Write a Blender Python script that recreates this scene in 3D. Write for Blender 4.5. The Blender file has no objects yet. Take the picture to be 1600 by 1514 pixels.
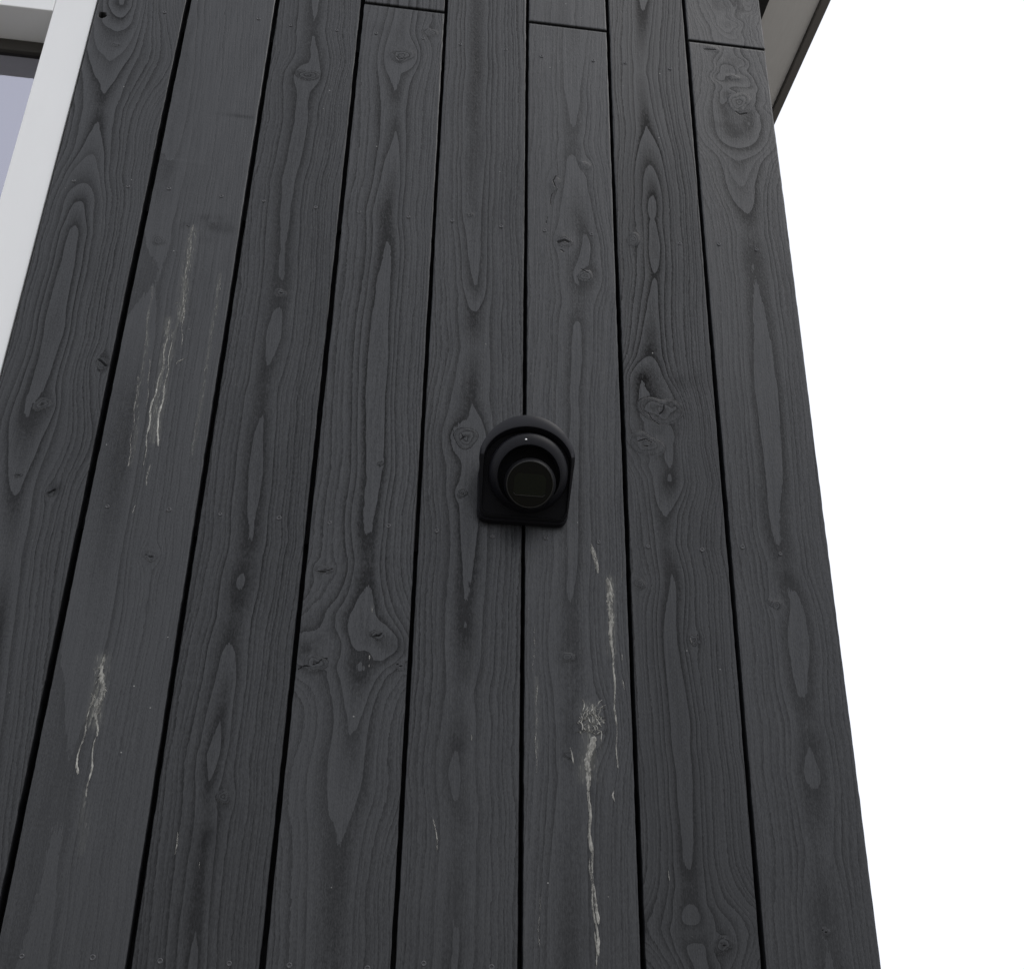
import bpy, math, random
import numpy as np
from mathutils import Matrix, Vector

# ------------------------------------------------------------------ camera, sky, sun, exposure
sc = bpy.context.scene
C = sc.collection
EYE = 1.6                                   # lens height above the ground
CU, CW = -0.1988, 1.3831                    # lens: metres right of the middle gap, metres out from the wall
EL, AZ, RO, FPX = 0.4916, 0.1313, 0.0135, 1835.5


def cam_axes():
    f = np.array([math.sin(AZ) * math.cos(EL), math.sin(EL), -math.cos(AZ) * math.cos(EL)])
    r = np.cross(f, [0, 1, 0]); r /= np.linalg.norm(r)
    u = np.cross(r, f)
    return (math.cos(RO) * r + math.sin(RO) * u, -math.sin(RO) * r + math.cos(RO) * u, f)


AX_R, AX_U, AX_F = cam_axes()


def to_world(p):
    return Vector((p[0], -p[2], p[1]))


cam_data = bpy.data.cameras.new('camera')
cam_data.sensor_width = 36.0
cam_data.lens = FPX / 1600.0 * 36.0
cam_data.clip_start = 0.05
cam_data.clip_end = 2000.0
cam = bpy.data.objects.new('camera', cam_data)
C.objects.link(cam)
m = Matrix.Identity(4)
for i, a in enumerate((AX_R, AX_U, -AX_F)):
    w = to_world(a)
    for j in range(3):
        m[j][i] = w[j]
m.translation = Vector((CU, -CW, EYE))
cam.matrix_world = m
sc.camera = cam

SUN_EL, SUN_ROT = math.radians(58), math.radians(122)
world = bpy.data.worlds.new('World')
sc.world = world
world.use_nodes = True
wn, wl = world.node_tree.nodes, world.node_tree.links
wn.clear()
sky = wn.new('ShaderNodeTexSky'); sky.sky_type = 'NISHITA'; sky.sun_disc = False
sky.sun_elevation = SUN_EL; sky.sun_rotation = SUN_ROT
sky.dust_density = 4.0
mixc = wn.new('ShaderNodeMix'); mixc.data_type = 'RGBA'
mixc.inputs[0].default_value = 0.88                       # closed white cloud over the sky
mixc.inputs[7].default_value = (13.6, 13.9, 14.9, 1)
bg = wn.new('ShaderNodeBackground'); bg.inputs[1].default_value = 0.10
wo = wn.new('ShaderNodeOutputWorld')
wl.new(sky.outputs[0], mixc.inputs[6]); wl.new(mixc.outputs[2], bg.inputs[0]); wl.new(bg.outputs[0], wo.inputs[0])

sun_d = bpy.data.lights.new('sun', 'SUN')
sun_d.energy = 0.95
sun_d.angle = math.radians(36)
sun_d.color = (1.0, 0.97, 0.93)
sun = bpy.data.objects.new('sun', sun_d)
C.objects.link(sun)
sd = Vector((math.sin(SUN_ROT) * math.cos(SUN_EL), math.cos(SUN_ROT) * math.cos(SUN_EL), math.sin(SUN_EL)))
sun.rotation_euler = sd.to_track_quat('Z', 'Y').to_euler()
sun.location = (4, -6, 9)

sc.view_settings.view_transform = 'Standard'
sc.view_settings.look = 'None'
sc.view_settings.gamma = 1.0
sc.view_settings.exposure = -0.25
sc.view_settings.use_curve_mapping = False

sc.cycles.max_bounces = 6
sc.cycles.diffuse_bounces = 3
sc.cycles.transparent_max_bounces = 12
random.seed(7)


# ------------------------------------------------------------------ measuring: photo point -> wall point (u right, v up from the lens)
def wall(px, py, w=0.0):
    d = (px - 800.0) / FPX * AX_R - (py - 757.0) / FPX * AX_U + AX_F
    t = (w - CW) / d[2]
    return CU + t * d[0], t * d[1]


def pxm(px, py):
    """metres per photo pixel sideways at a wall point"""
    return wall(px + 1, py)[0] - wall(px, py)[0]


# ------------------------------------------------------------------ materials
def new_mat(name):
    mt = bpy.data.materials.new(name)
    mt.use_nodes = True
    nt = mt.node_tree
    b = nt.nodes['Principled BSDF']
    return mt, nt.nodes, nt.links, b


def math_node(n, l, op, a, b=None, clamp=False):
    x = n.new('ShaderNodeMath'); x.operation = op; x.use_clamp = clamp
    for i, s in enumerate((a, b)):
        if s is None:
            continue
        if isinstance(s, (int, float)):
            x.inputs[i].default_value = s
        else:
            l.new(s, x.inputs[i])
    return x.outputs[0]


def ramp(n, l, fac, stops):
    r = n.new('ShaderNodeValToRGB')
    e = r.color_ramp.elements
    e[0].position, e[1].position = stops[0][0], stops[-1][0]
    e[0].color = (*([stops[0][1]] * 3), 1); e[1].color = (*([stops[-1][1]] * 3), 1)
    for p, c in stops[1:-1]:
        k = e.new(p); k.color = (c, c, c, 1)
    l.new(fac, r.inputs[0])
    return r.outputs[0]


def noise(n, l, vec, scale, detail=3, rough=0.55, sc3=(1, 1, 1), dist=0.0):
    mp = n.new('ShaderNodeMapping'); mp.inputs['Scale'].default_value = sc3
    l.new(vec, mp.inputs[0])
    t = n.new('ShaderNodeTexNoise')
    t.inputs['Scale'].default_value = scale; t.inputs['Detail'].default_value = detail
    t.inputs['Roughness'].default_value = rough; t.inputs['Distortion'].default_value = dist
    l.new(mp.outputs[0], t.inputs[0])
    return t.outputs[0]


def attr(n, name):
    a = n.new('ShaderNodeAttribute'); a.attribute_name = name
    return a.outputs['Fac']


def stained_wood():
    mt, n, l, b = new_mat('black_stained_timber')
    geo = n.new('ShaderNodeNewGeometry').outputs['Position']
    f, con, dk, tone, wash, fray = (attr(n, k) for k in ('ring', 'contrast', 'dark', 'tone', 'wash', 'fray'))
    jit = noise(n, l, geo, 1.0, 1, 0.6, (620, 620, 110))               # fibres fray the ring edges
    jit = math_node(n, l, 'MULTIPLY', math_node(n, l, 'SUBTRACT', jit, 0.5), fray)
    f2 = math_node(n, l, 'ADD', f, jit)
    fr = math_node(n, l, 'FRACT', f2)
    fl = math_node(n, l, 'FLOOR', f2)
    wh = n.new('ShaderNodeTexWhiteNoise'); wh.noise_dimensions = '1D'
    l.new(fl, wh.inputs['W'])
    speck = noise(n, l, geo, 1.0, 1, 0.6, (800, 800, 300))
    grit = noise(n, l, geo, 1.0, 2, 0.6, (260, 260, 150))
    fr2 = math_node(n, l, 'ADD', fr, math_node(n, l, 'MULTIPLY', math_node(n, l, 'SUBTRACT', math_node(n, l, 'ADD', math_node(n, l, 'MULTIPLY', grit, 0.6), math_node(n, l, 'MULTIPLY', speck, 0.4)), 0.5), 0.85), True)
    prof = ramp(n, l, fr2, [(0.0, 0.02), (0.09, 0.08), (0.28, 0.44), (0.55, 0.74), (0.85, 1.0), (1.0, 1.0)])
    rcon = math_node(n, l, 'ADD', math_node(n, l, 'MULTIPLY', wh.outputs['Value'], 0.75), 0.42)
    amt = math_node(n, l, 'MULTIPLY', con, rcon)
    # v = 1 - amt*(1-prof)
    v = math_node(n, l, 'SUBTRACT', 1.0, math_node(n, l, 'MULTIPLY', amt, math_node(n, l, 'SUBTRACT', 1.0, prof)))
    streak = noise(n, l, geo, 1.0, 2, 0.7, (480, 480, 13))
    blotch = noise(n, l, geo, 1.0, 2, 0.6, (11, 11, 4.2))
    cross = noise(n, l, geo, 1.0, 1, 0.5, (40, 40, 560))             # faint saw marks across the board
    s1 = math_node(n, l, 'ADD', 0.66, math_node(n, l, 'MULTIPLY', streak, 0.68))
    s2 = math_node(n, l, 'ADD', 0.70, math_node(n, l, 'MULTIPLY', speck, 0.60))
    s3 = math_node(n, l, 'ADD', 0.74, math_node(n, l, 'MULTIPLY', blotch, 0.52))
    s4 = math_node(n, l, 'ADD', 0.93, math_node(n, l, 'MULTIPLY', cross, 0.14))
    lum = v
    for s in (s1, s2, s3, s4):
        lum = math_node(n, l, 'MULTIPLY', lum, s)
    lum = math_node(n, l, 'MULTIPLY', lum, math_node(n, l, 'ADD', 1.0, tone))
    dkc = ramp(n, l, dk, [(0.0, 0.0), (0.35, 0.0), (0.62, 1.0), (1.0, 1.0)])
    lum = math_node(n, l, 'MULTIPLY', lum, math_node(n, l, 'SUBTRACT', 1.0, math_node(n, l, 'MULTIPLY', dkc, 0.72)))
    col = n.new('ShaderNodeMix'); col.data_type = 'RGBA'
    l.new(lum, col.inputs[0])
    col.inputs[6].default_value = (0.0, 0.0, 0.0, 1)
    col.inputs[7].default_value = (0.0160, 0.0170, 0.0187, 1)
    wn_ = noise(n, l, geo, 1.0, 2, 0.7, (300, 300, 26))
    wfac = math_node(n, l, 'MULTIPLY', wash, ramp(n, l, wn_, [(0.32, 0.0), (0.66, 1.0)]), True)
    col2 = n.new('ShaderNodeMix'); col2.data_type = 'RGBA'
    l.new(wfac, col2.inputs[0]); l.new(col.outputs[2], col2.inputs[6])
    col2.inputs[7].default_value = (0.112, 0.112, 0.095, 1)
    crumb = noise(n, l, geo, 1.0, 1, 0.5, (560, 560, 120))
    crumb = math_node(n, l, 'MULTIPLY', ramp(n, l, crumb, [(0.60, 0.0), (0.68, 1.0)]), math_node(n, l, 'MULTIPLY', wash, 1.1), True)
    colc = n.new('ShaderNodeMix'); colc.data_type = 'RGBA'
    l.new(crumb, colc.inputs[0]); l.new(col2.outputs[2], colc.inputs[6])
    colc.inputs[7].default_value = (0.20, 0.20, 0.175, 1)
    vo = n.new('ShaderNodeTexVoronoi'); vo.inputs['Scale'].default_value = 26.0
    l.new(geo, vo.inputs['Vector'])
    spk = math_node(n, l, 'LESS_THAN', vo.outputs['Distance'], 0.026)
    sx = n.new('ShaderNodeSeparateColor'); l.new(vo.outputs['Color'], sx.inputs[0])
    spk = math_node(n, l, 'MULTIPLY', spk, math_node(n, l, 'MULTIPLY', sx.outputs[0], 0.7))
    col3 = n.new('ShaderNodeMix'); col3.data_type = 'RGBA'
    l.new(spk, col3.inputs[0]); l.new(colc.outputs[2], col3.inputs[6])
    col3.inputs[7].default_value = (0.34, 0.34, 0.32, 1)
    l.new(col3.outputs[2], b.inputs['Base Color'])
    rg = math_node(n, l, 'SUBTRACT', 0.54, math_node(n, l, 'MULTIPLY', v, 0.17))
    rg = math_node(n, l, 'ADD', rg, math_node(n, l, 'MULTIPLY', math_node(n, l, 'SUBTRACT', streak, 0.5), 0.25))
    l.new(rg, b.inputs['Roughness'])
    sp = math_node(n, l, 'MULTIPLY', math_node(n, l, 'ADD', 0.09, math_node(n, l, 'MULTIPLY', v, 0.44)), math_node(n, l, 'MULTIPLY', s1, s2))
    sp = math_node(n, l, 'MULTIPLY', sp, math_node(n, l, 'ADD', 1.0, tone))
    sp = math_node(n, l, 'MULTIPLY', sp, math_node(n, l, 'SUBTRACT', 1.0, math_node(n, l, 'MULTIPLY', dkc, 0.75)))
    l.new(sp, b.inputs['Specular IOR Level'])
    h = math_node(n, l, 'MULTIPLY', v, 1.0)
    h = math_node(n, l, 'ADD', h, math_node(n, l, 'MULTIPLY', streak, 0.55))
    h = math_node(n, l, 'ADD', h, math_node(n, l, 'MULTIPLY', speck, 0.30))
    h = math_node(n, l, 'SUBTRACT', h, math_node(n, l, 'MULTIPLY', dkc, 0.9))
    bp = n.new('ShaderNodeBump'); bp.inputs['Strength'].default_value = 0.6
    bp.inputs['Distance'].default_value = 0.00055
    l.new(h, bp.inputs['Height']); l.new(bp.outputs[0], b.inputs['Normal'])
    return mt


def simple(name, col, rough=0.6, spec=0.5, nscale=None, namt=0.15, bump=0.0, sc3=(1, 1, 1), metal=0.0):
    mt, n, l, b = new_mat(name)
    b.inputs['Roughness'].default_value = rough
    b.inputs['Specular IOR Level'].default_value = spec
    b.inputs['Metallic'].default_value = metal
    if nscale:
        geo = n.new('ShaderNodeNewGeometry').outputs['Position']
        t = noise(n, l, geo, nscale, 5, 0.6, sc3)
        mx = n.new('ShaderNodeMix'); mx.data_type = 'RGBA'
        mx.inputs[6].default_value = (*[c * (1 - namt) for c in col], 1)
        mx.inputs[7].default_value = (*[c * (1 + namt) for c in col], 1)
        l.new(t, mx.inputs[0]); l.new(mx.outputs[2], b.inputs['Base Color'])
        rr = math_node(n, l, 'ADD', rough - 0.08, math_node(n, l, 'MULTIPLY', t, 0.16))
        l.new(rr, b.inputs['Roughness'])
        if bump:
            bp = n.new('ShaderNodeBump'); bp.inputs['Strength'].default_value = 0.5
            bp.inputs['Distance'].default_value = bump
            l.new(t, bp.inputs['Height']); l.new(bp.outputs[0], b.inputs['Normal'])
    else:
        b.inputs['Base Color'].default_value = (*col, 1)
    return mt


def drip_mat():
    mt, n, l, b = new_mat('dried_drip')
    geo = n.new('ShaderNodeNewGeometry').outputs['Position']
    t = noise(n, l, geo, 1.0, 5, 0.7, (420, 420, 120))
    t2 = noise(n, l, geo, 1.0, 2, 0.5, (60, 60, 22))
    mx = n.new('ShaderNodeMix'); mx.data_type = 'RGBA'
    mx.inputs[6].default_value = (0.135, 0.133, 0.118, 1)
    mx.inputs[7].default_value = (0.56, 0.55, 0.50, 1)
    w = attr(n, 'white')
    fac = math_node(n, l, 'MULTIPLY', w, ramp(n, l, t, [(0.30, 0.15), (0.68, 1.0)]))
    l.new(fac, mx.inputs[0]); l.new(mx.outputs[2], b.inputs['Base Color'])
    b.inputs['Roughness'].default_value = 0.5
    al = math_node(n, l, 'ADD', math_node(n, l, 'MULTIPLY', t, 0.7), math_node(n, l, 'MULTIPLY', t2, 0.5))
    cov = attr(n, 'cover')
    al = math_node(n, l, 'ADD', al, cov)
    l.new(ramp(n, l, al, [(0.70, 0.0), (0.95, 0.92)]), b.inputs['Alpha'])
    bp = n.new('ShaderNodeBump'); bp.inputs['Strength'].default_value = 0.8
    bp.inputs['Distance'].default_value = 0.0006
    l.new(t, bp.inputs['Height']); l.new(bp.outputs[0], b.inputs['Normal'])
    return mt


def pane_mat():
    mt, n, l, b = new_mat('coated_glass')
    n.remove(b)
    out = n['Material Output']
    tr = n.new('ShaderNodeBsdfTransparent'); tr.inputs[0].default_value = (0.55, 0.57, 0.60, 1)
    gl = n.new('ShaderNodeBsdfGlossy'); gl.inputs['Roughness'].default_value = 0.02
    gl.inputs['Color'].default_value = (0.88, 0.88, 1.0, 1)
    fr = n.new('ShaderNodeFresnel'); fr.inputs[0].default_value = 5.0
    mx = n.new('ShaderNodeMixShader')
    l.new(fr.outputs[0], mx.inputs[0]); l.new(tr.outputs[0], mx.inputs[1]); l.new(gl.outputs[0], mx.inputs[2])
    l.new(mx.outputs[0], out.inputs[0])
    return mt


M = dict(
    wood=stained_wood(),
    core=simple('wind_barrier', (0.012, 0.012, 0.013), 0.9, 0.2, 40, 0.3),
    frame=simple('white_paint', (0.79, 0.795, 0.785), 0.38, 0.5, 30, 0.03, 0.0003, (1, 1, 0.3)),
    gasket=simple('rubber_gasket', (0.045, 0.042, 0.036), 0.7, 0.3, 60, 0.2),
    room=simple('room_wall', (0.10, 0.10, 0.10), 0.9, 0.2, 3, 0.2),
    soffit=simple('soffit_board', (0.84, 0.83, 0.815), 0.75, 0.3, 6, 0.06, 0.0004, (30, 4, 1)),
    fascia=simple('dark_fascia', (0.17, 0.16, 0.15), 0.7, 0.3, 25, 0.2, 0.0004, (1, 0.1, 1)),
    nail=simple('painted_nail', (0.05, 0.051, 0.054), 0.34, 0.5, 600, 0.3),
    drip=drip_mat(),
    pane=pane_mat(),
    camera=simple('black_painted_metal', (0.009, 0.009, 0.012), 0.34, 0.24, 900, 0.2, 0.00005),
    eyeball=simple('matt_black_metal', (0.005, 0.005, 0.006), 0.36, 0.14, 700, 0.2),
    collar=simple('satin_black_metal', (0.007, 0.007, 0.009), 0.40, 0.13, 700, 0.2),
    front_shade=simple('shaded_camera_black', (0.006, 0.006, 0.007), 0.8, 0.10, 500, 0.2),  # darker copy of the camera black, carries painted shade for the lower front
    lens=simple('smoked_lens_cover', (0.004, 0.004, 0.003), 0.2, 0.10, 300, 0.1),
    lensin=simple('lens_cavity', (0.005, 0.006, 0.003), 0.35, 0.12, 300, 0.1),
    steel=simple('bright_steel', (0.62, 0.62, 0.62), 0.25, 0.5, 300, 0.1, metal=1.0),
    ring=simple('grey_ring', (0.014, 0.014, 0.012), 0.35, 0.5, 300, 0.2),
    ground=simple('gravel', (0.24, 0.228, 0.205), 0.9, 0.3, 28, 0.5, 0.02),
    roof=simple('roof_felt', (0.03, 0.03, 0.03), 0.9, 0.2, 20, 0.3),
)


# ------------------------------------------------------------------ mesh helpers (points given as u, v, w = right, up from lens height, out of the wall)
def build(name, verts, faces, mat, parent=None, smooth=False, attrs=None):
    me = bpy.data.meshes.new(name)
    me.from_pydata([(p[0], -p[2], p[1] + EYE) for p in verts], [], faces)
    me.validate(); me.update()
    if attrs:
        for k, vals in attrs.items():
            a = me.attributes.new(k, 'FLOAT', 'POINT')
            a.data.foreach_set('value', np.asarray(vals, dtype=np.float32))
    if smooth:
        me.polygons.foreach_set('use_smooth', [True] * len(me.polygons))
    me.materials.append(mat)
    o = bpy.data.objects.new(name, me)
    C.objects.link(o)
    if parent:
        o.parent = parent
        o.matrix_parent_inverse = parent.matrix_world.inverted()
    return o


def box(name, u0, u1, v0, v1, w0, w1, mat, parent=None, bev=0.0):
    vs = [(u, v, w) for w in (w0, w1) for v in (v0, v1) for u in (u0, u1)]
    fs = [(0, 2, 3, 1), (4, 5, 7, 6), (0, 1, 5, 4), (2, 6, 7, 3), (0, 4, 6, 2), (1, 3, 7, 5)]
    o = build(name, vs, [tuple(reversed(f)) for f in fs], mat, parent)
    # outward normals
    import bmesh
    bm = bmesh.new(); bm.from_mesh(o.data)
    bmesh.ops.recalc_face_normals(bm, faces=bm.faces)
    if bev:
        bmesh.ops.bevel(bm, geom=list(bm.edges), offset=bev, segments=2, affect='EDGES', profile=0.5)
    bm.to_mesh(o.data); bm.free()
    return o


def empty(name, u, v, w):
    o = bpy.data.objects.new(name, None)
    o.empty_display_size = 0.1
    C.objects.link(o)
    o.location = (u, -w, v + EYE)
    bpy.context.view_layer.update()
    return o


# ------------------------------------------------------------------ ground
gm = build('ground', [(-300, -EYE, -300), (300, -EYE, -300), (300, -EYE, 300), (-300, -EYE, 300)], [(0, 3, 2, 1)], M['ground'])
gm['kind'] = 'structure'

# ------------------------------------------------------------------ the house
house = empty('house', 0.0, -EYE, 0.0)
house['label'] = 'house wall clad in upright black stained timber boards with a white window'
house['category'] = 'house'

# value noise on a lattice
_rng = np.random.RandomState(11)
_tab = _rng.rand(512, 512).astype(np.float64)


def vnoise(x, y):
    xi, yi = np.floor(x).astype(int), np.floor(y).astype(int)
    fx, fy = x - xi, y - yi
    fx, fy = fx * fx * fx * (fx * (fx * 6 - 15) + 10), fy * fy * fy * (fy * (fy * 6 - 15) + 10)
    a, b_ = _tab[yi % 512, xi % 512], _tab[yi % 512, (xi + 1) % 512]
    c, d = _tab[(yi + 1) % 512, xi % 512], _tab[(yi + 1) % 512, (xi + 1) % 512]
    return (a * (1 - fx) + b_ * fx) * (1 - fy) + (c * (1 - fx) + d * fx) * fy - 0.5


def fbm(x, y, o=3):
    s, a = 0, 1.0
    for k in range(o):
        s = s + a * vnoise(x * 2 ** k + 37.3 * k, y * 2 ** k + 11.9 * k)
        a *= 0.5
    return s


def sstep(a, b_, x):
    t = np.clip((x - a) / (b_ - a), 0, 1)
    return t * t * (3 - 2 * t)


def seg_dist(U, V, pts):
    best = np.full(U.shape, 9.0)
    for (a, b_) in zip(pts[:-1], pts[1:]):
        ax, ay = a; bx, by = b_
        dx, dy = bx - ax, by - ay
        t = np.clip(((U - ax) * dx + (V - ay) * dy) / (dx * dx + dy * dy + 1e-12), 0, 1)
        best = np.minimum(best, np.hypot(U - ax - t * dx, V - ay - t * dy))
    return best


def ring_profile(events, V, start=4.5):
    """events from top to bottom: (photo x, photo y, 'v' or '^'); gives the ring count along the heart line"""
    vs, cs = [], []
    lev = None
    prev = None
    for (x, y, k) in events:
        v = wall(x, y)[1]
        if prev is None:
            lev = 5
            vs.append(v + 0.25); cs.append(lev - 0.75 if k == 'v' else lev + 0.75)
        else:
            pk, pv = prev
            if k == pk:
                lev += 1 if k == 'v' else -1
            else:
                vs.append((v + pv) / 2)
                dip = min(0.62 if pk == 'v' else 0.36, max(0.12, abs(v - pv) / 0.12 * 0.45))
                cs.append(lev + dip if pk == 'v' else lev - dip)
        vs.append(v); cs.append(lev)
        prev = (k, v)
    vs.append(prev[1] - 0.35); cs.append(cs[-1] + (0.6 if prev[0] == 'v' else -0.35))
    vs, cs = np.array(vs[::-1]), np.array(cs[::-1])
    cs = np.maximum(cs, 1.6 - 0 * cs) if cs.min() > 1.6 else cs - cs.min() + 1.6 + (cs.min() % 1 - 1.6 % 1) % 1
    grid = np.linspace(V.min() - 0.1, V.max() + 0.1, 3000)
    c = np.interp(grid, vs, cs)
    k = int(0.006 / (grid[1] - grid[0])) + 1
    ker = np.hanning(2 * k + 3); ker /= ker.sum()
    c = np.convolve(np.pad(c, len(ker) // 2, mode='edge'), ker, mode='valid')[:3000]
    return np.interp(V, grid, c)


def make_board(u0, u1, v0, v1, spec, seed, dense=True, w_face=0.0, th=0.021, side=None):
    """a timber board; its face carries the growth ring field as point data, worked out from heart line, knots and cracks"""
    du = 0.00145 if dense else 0.006
    n = max(8, int(round((u1 - u0) / du)))
    us = np.concatenate([[u0, u0, u0 + 0.0005], np.linspace(u0 + 0.0016, u1 - 0.0016, n), [u1 - 0.0005, u1, u1]])
    uw = np.concatenate([[-th, -0.0017, -0.0005], np.zeros(n), [-0.0005, -0.0017, -th]])
    lo, hi = (0.06, 1.74) if dense else (9, 9)
    rows = []
    if v0 + 0.002 < lo:
        rows.append(np.arange(v0 + 0.0012, min(lo, v1), 0.03))
    a, b_ = max(lo, v0 + 0.0012), min(hi, v1 - 0.0012)
    if b_ > a:
        rows.append(np.arange(a, b_, 0.0022))
    if v1 > hi:
        rows.append(np.arange(max(hi, v0 + 0.0012), v1 - 0.0012, 0.03))
    vm = np.unique(np.concatenate(rows))
    vs = np.concatenate([[v0, v0, v0 + 0.0004], vm[vm > v0 + 0.001], [v1 - 0.0004, v1, v1]])
    vw = np.concatenate([[-th, -0.0012, -0.0004], np.zeros(len(vs) - 6), [-0.0004, -0.0012, -th]])
    U, V = np.meshgrid(us, vs)
    W = np.minimum(uw[None, :], vw[:, None]) + np.zeros_like(U)
    so = seed * 17.31
    bw = u1 - u0
    # heart line
    if spec.get('heart'):
        pts = np.array([wall(*p) for p in spec['heart']])
        pts = pts[np.argsort(pts[:, 1])]
        hu = np.interp(V, pts[:, 1], pts[:, 0])
    else:
        hu = (u0 + u1) / 2 + 0.25 * bw * fbm(V * 1.1 + so, V * 0 + so, 2)
    hu = hu + 0.004 * fbm(V * 14 + so, V * 0 + so, 2)
    if spec.get('events'):
        cc = ring_profile(spec['events'], V)
    else:
        cc = 4.5 + 3.0 * fbm(V * 1.6 + so, V * 0 + 3.1 + so, 2)
    # grain bends round the knots
    Ue = U + 0.0024 * fbm(U * 22 + so, V * 7, 2)
    knots = [(*wall(x, y), r * pxm(x, y), a, s) for (x, y, r, a, s) in spec.get('knots', [])]
    for (ku, kv, r, a, s) in knots:
        dx = Ue - ku
        rho2 = dx * dx + ((V - kv) / (1.9 * a)) ** 2
        Ue = ku + dx * (1 - s * (r * 1.15) ** 2 / np.maximum(rho2, (r * 1.15) ** 2))
    cc = cc + 4.0
    d = Ue - hu
    kl, kr = (1.42 * q for q in spec.get('k', (150, 150)))
    k = np.where(d < 0, kl, kr)
    for (x, y, ry, amt) in spec.get('wide', []):
        vc = wall(x, y)[1]
        k = k * (1 - amt * np.exp(-((V - vc) / (ry * pxm(x, y))) ** 2))
    f = np.sqrt(cc * cc + (k * d) ** 2)
    away = np.maximum(f - cc, 0)
    fray = 0.07 + 0.45 * sstep(0.3, 4.0, away)
    f = f + 0.34 * sstep(0.5, 3.0, away) * fbm(Ue * 70 + so, V * 16 + so, 3)
    f = f + 0.24 * fbm(Ue * 26 + so, V * 5 + so, 3) + 0.07 * fbm(Ue * 120 + so, V * 30, 2)
    for (x, y, r, amp) in spec.get('swirl', []):
        su, sv = wall(x, y); rr = r * pxm(x, y)
        g = np.exp(-((U - su) ** 2 + (V - sv) ** 2) / rr ** 2)
        f = f + amp * g * fbm(U * 17 + so * 1.7, V * 24 + so, 2)
    f = f + 0.22 * (np.sin(2.1 * f + so) - np.sin(2.1 * cc + so))                       # uneven ring widths
    con = (np.full(U.shape, spec.get('con', 0.62)) + 0.25 * fbm(U * 9 + so, V * 3, 2)) * (0.88 + 0.42 * np.exp(-(away / 2.4) ** 2))
    con = con * (0.78 + 0.22 * sstep(0.25, 0.75, V))
    for (x, y, r, amt) in spec.get('soft', []):
        su, sv = wall(x, y); rr = r * pxm(x, y)
        con = con * (1 - amt * np.exp(-((U - su) ** 2 + (V - sv) ** 2) / rr ** 2))
    tone = 0.10 * fbm(U * 14 + so, V * 4 + 5, 3) + spec.get('tone', 0.0) + (0.0, 0.0, 0.06, -0.05, 0.03, -0.03, 0.06, -0.05, 0.03)[seed % 20 if seed % 20 < 9 else 0]
    dark = np.zeros_like(U)
    bulge = np.zeros_like(U)
    for i, (ku, kv, r, a, s) in enumerate(knots):
        ang = np.arctan2(V - kv, U - ku)
        wob = 1 + 0.16 * np.sin(ang * 2 + i + so) + 0.10 * np.sin(ang * 3 + 2 * i)
        q = np.hypot(U - ku, (V - kv) / a) / (r * wob)
        kn = 2.6 * q ** 0.8 + 0.7 * fbm(U * 110 + i, V * 110, 2) + 0.3
        mk = 1 - sstep(0.86, 1.06, q)
        halo = 1 - sstep(1.0, 2.0, q)
        f = f * (1 - mk) + (kn + np.floor(np.median(f[q < 1.3]) if (q < 1.3).any() else 5)) * mk
        con = np.clip(con + 0.10 * halo, 0, 0.95)
        tone = tone - 0.07 * (np.exp(-((q - 1.05) / 0.18) ** 2)) - 0.10 * np.exp(-(q / 0.25) ** 2)
        bulge = bulge + 0.0006 * np.exp(-q * q)
    for (x, y, rx, ry, t) in spec.get('smudge', []):
        su, sv = wall(x, y); e = pxm(x, y)
        g = np.exp(-((U - su) / (rx * e)) ** 2 - ((V - sv) / (ry * e)) ** 2)
        tone = tone + 0.75 * t * g * np.clip(1 + 1.8 * fbm(U * 34 + so, V * 48, 3), 0.15, 1.7)
    for (pts, wd) in spec.get('cracks', []):
        pw = [wall(*p) for p in pts]
        e = pxm(*pts[0])
        dd = seg_dist(U + 0.0008 * fbm(U * 300, V * 300, 1), V, pw)
        dark = np.maximum(dark, 1 - 0.5 * dd / (wd * e))
    wash = np.zeros_like(U)
    for (pts, wd, amt) in spec.get('wash', []):
        pw = [wall(*p) for p in pts]; e = pxm(*pts[0])
        dd = seg_dist(U + 0.004 * fbm(U * 60, V * 25, 2), V, pw)
        wash = np.maximum(wash, amt * np.exp(-(dd / (wd * e)) ** 2))
    for (x, y, r) in spec.get('holes', []):
        hu_, hv_ = wall(x, y); rr = r * pxm(x, y)
        q = np.hypot(U - hu_, V - hv_) / rr
        dark = np.maximum(dark, np.clip(1.5 - q, 0, 1))
        W = W - 0.012 * (q < 0.9)
    front = (np.abs(W) < 1e-9)
    W = W + front * (bulge + 0.0005 * fbm(U * 8 + so, V * 3, 2))
    # slightly uneven saw cut edges
    edge = 0.0006 * fbm(V * 60 + so, V * 0 + so, 2) + 0.0012 * fbm(V * 2.2 + so, V * 0 + so, 2)
    U = U + np.where(np.arange(len(us))[None, :] < 3, edge, 0) + np.where(np.arange(len(us))[None, :] >= len(us) - 3, -edge, 0)
    W = W + w_face
    nr, nc = U.shape
    co = np.empty((nr * nc, 3), dtype=np.float32)
    if side is None:
        co[:, 0] = U.ravel(); co[:, 1] = -W.ravel(); co[:, 2] = V.ravel() + EYE
    else:                                                      # a board on the side wall, facing right
        co[:, 0] = side + W.ravel(); co[:, 1] = U.ravel(); co[:, 2] = V.ravel() + EYE
    ii = np.arange(nr * nc).reshape(nr, nc)
    quads = np.stack([ii[:-1, :-1], ii[:-1, 1:], ii[1:, 1:], ii[1:, :-1]], -1).reshape(-1, 4)
    me = bpy.data.meshes.new('board')
    me.vertices.add(len(co)); me.vertices.foreach_set('co', co.ravel())
    me.loops.add(quads.size); me.loops.foreach_set('vertex_index', quads.ravel().astype(np.int32))
    me.polygons.add(len(quads))
    me.polygons.foreach_set('loop_start', np.arange(0, quads.size, 4, dtype=np.int32))
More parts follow.
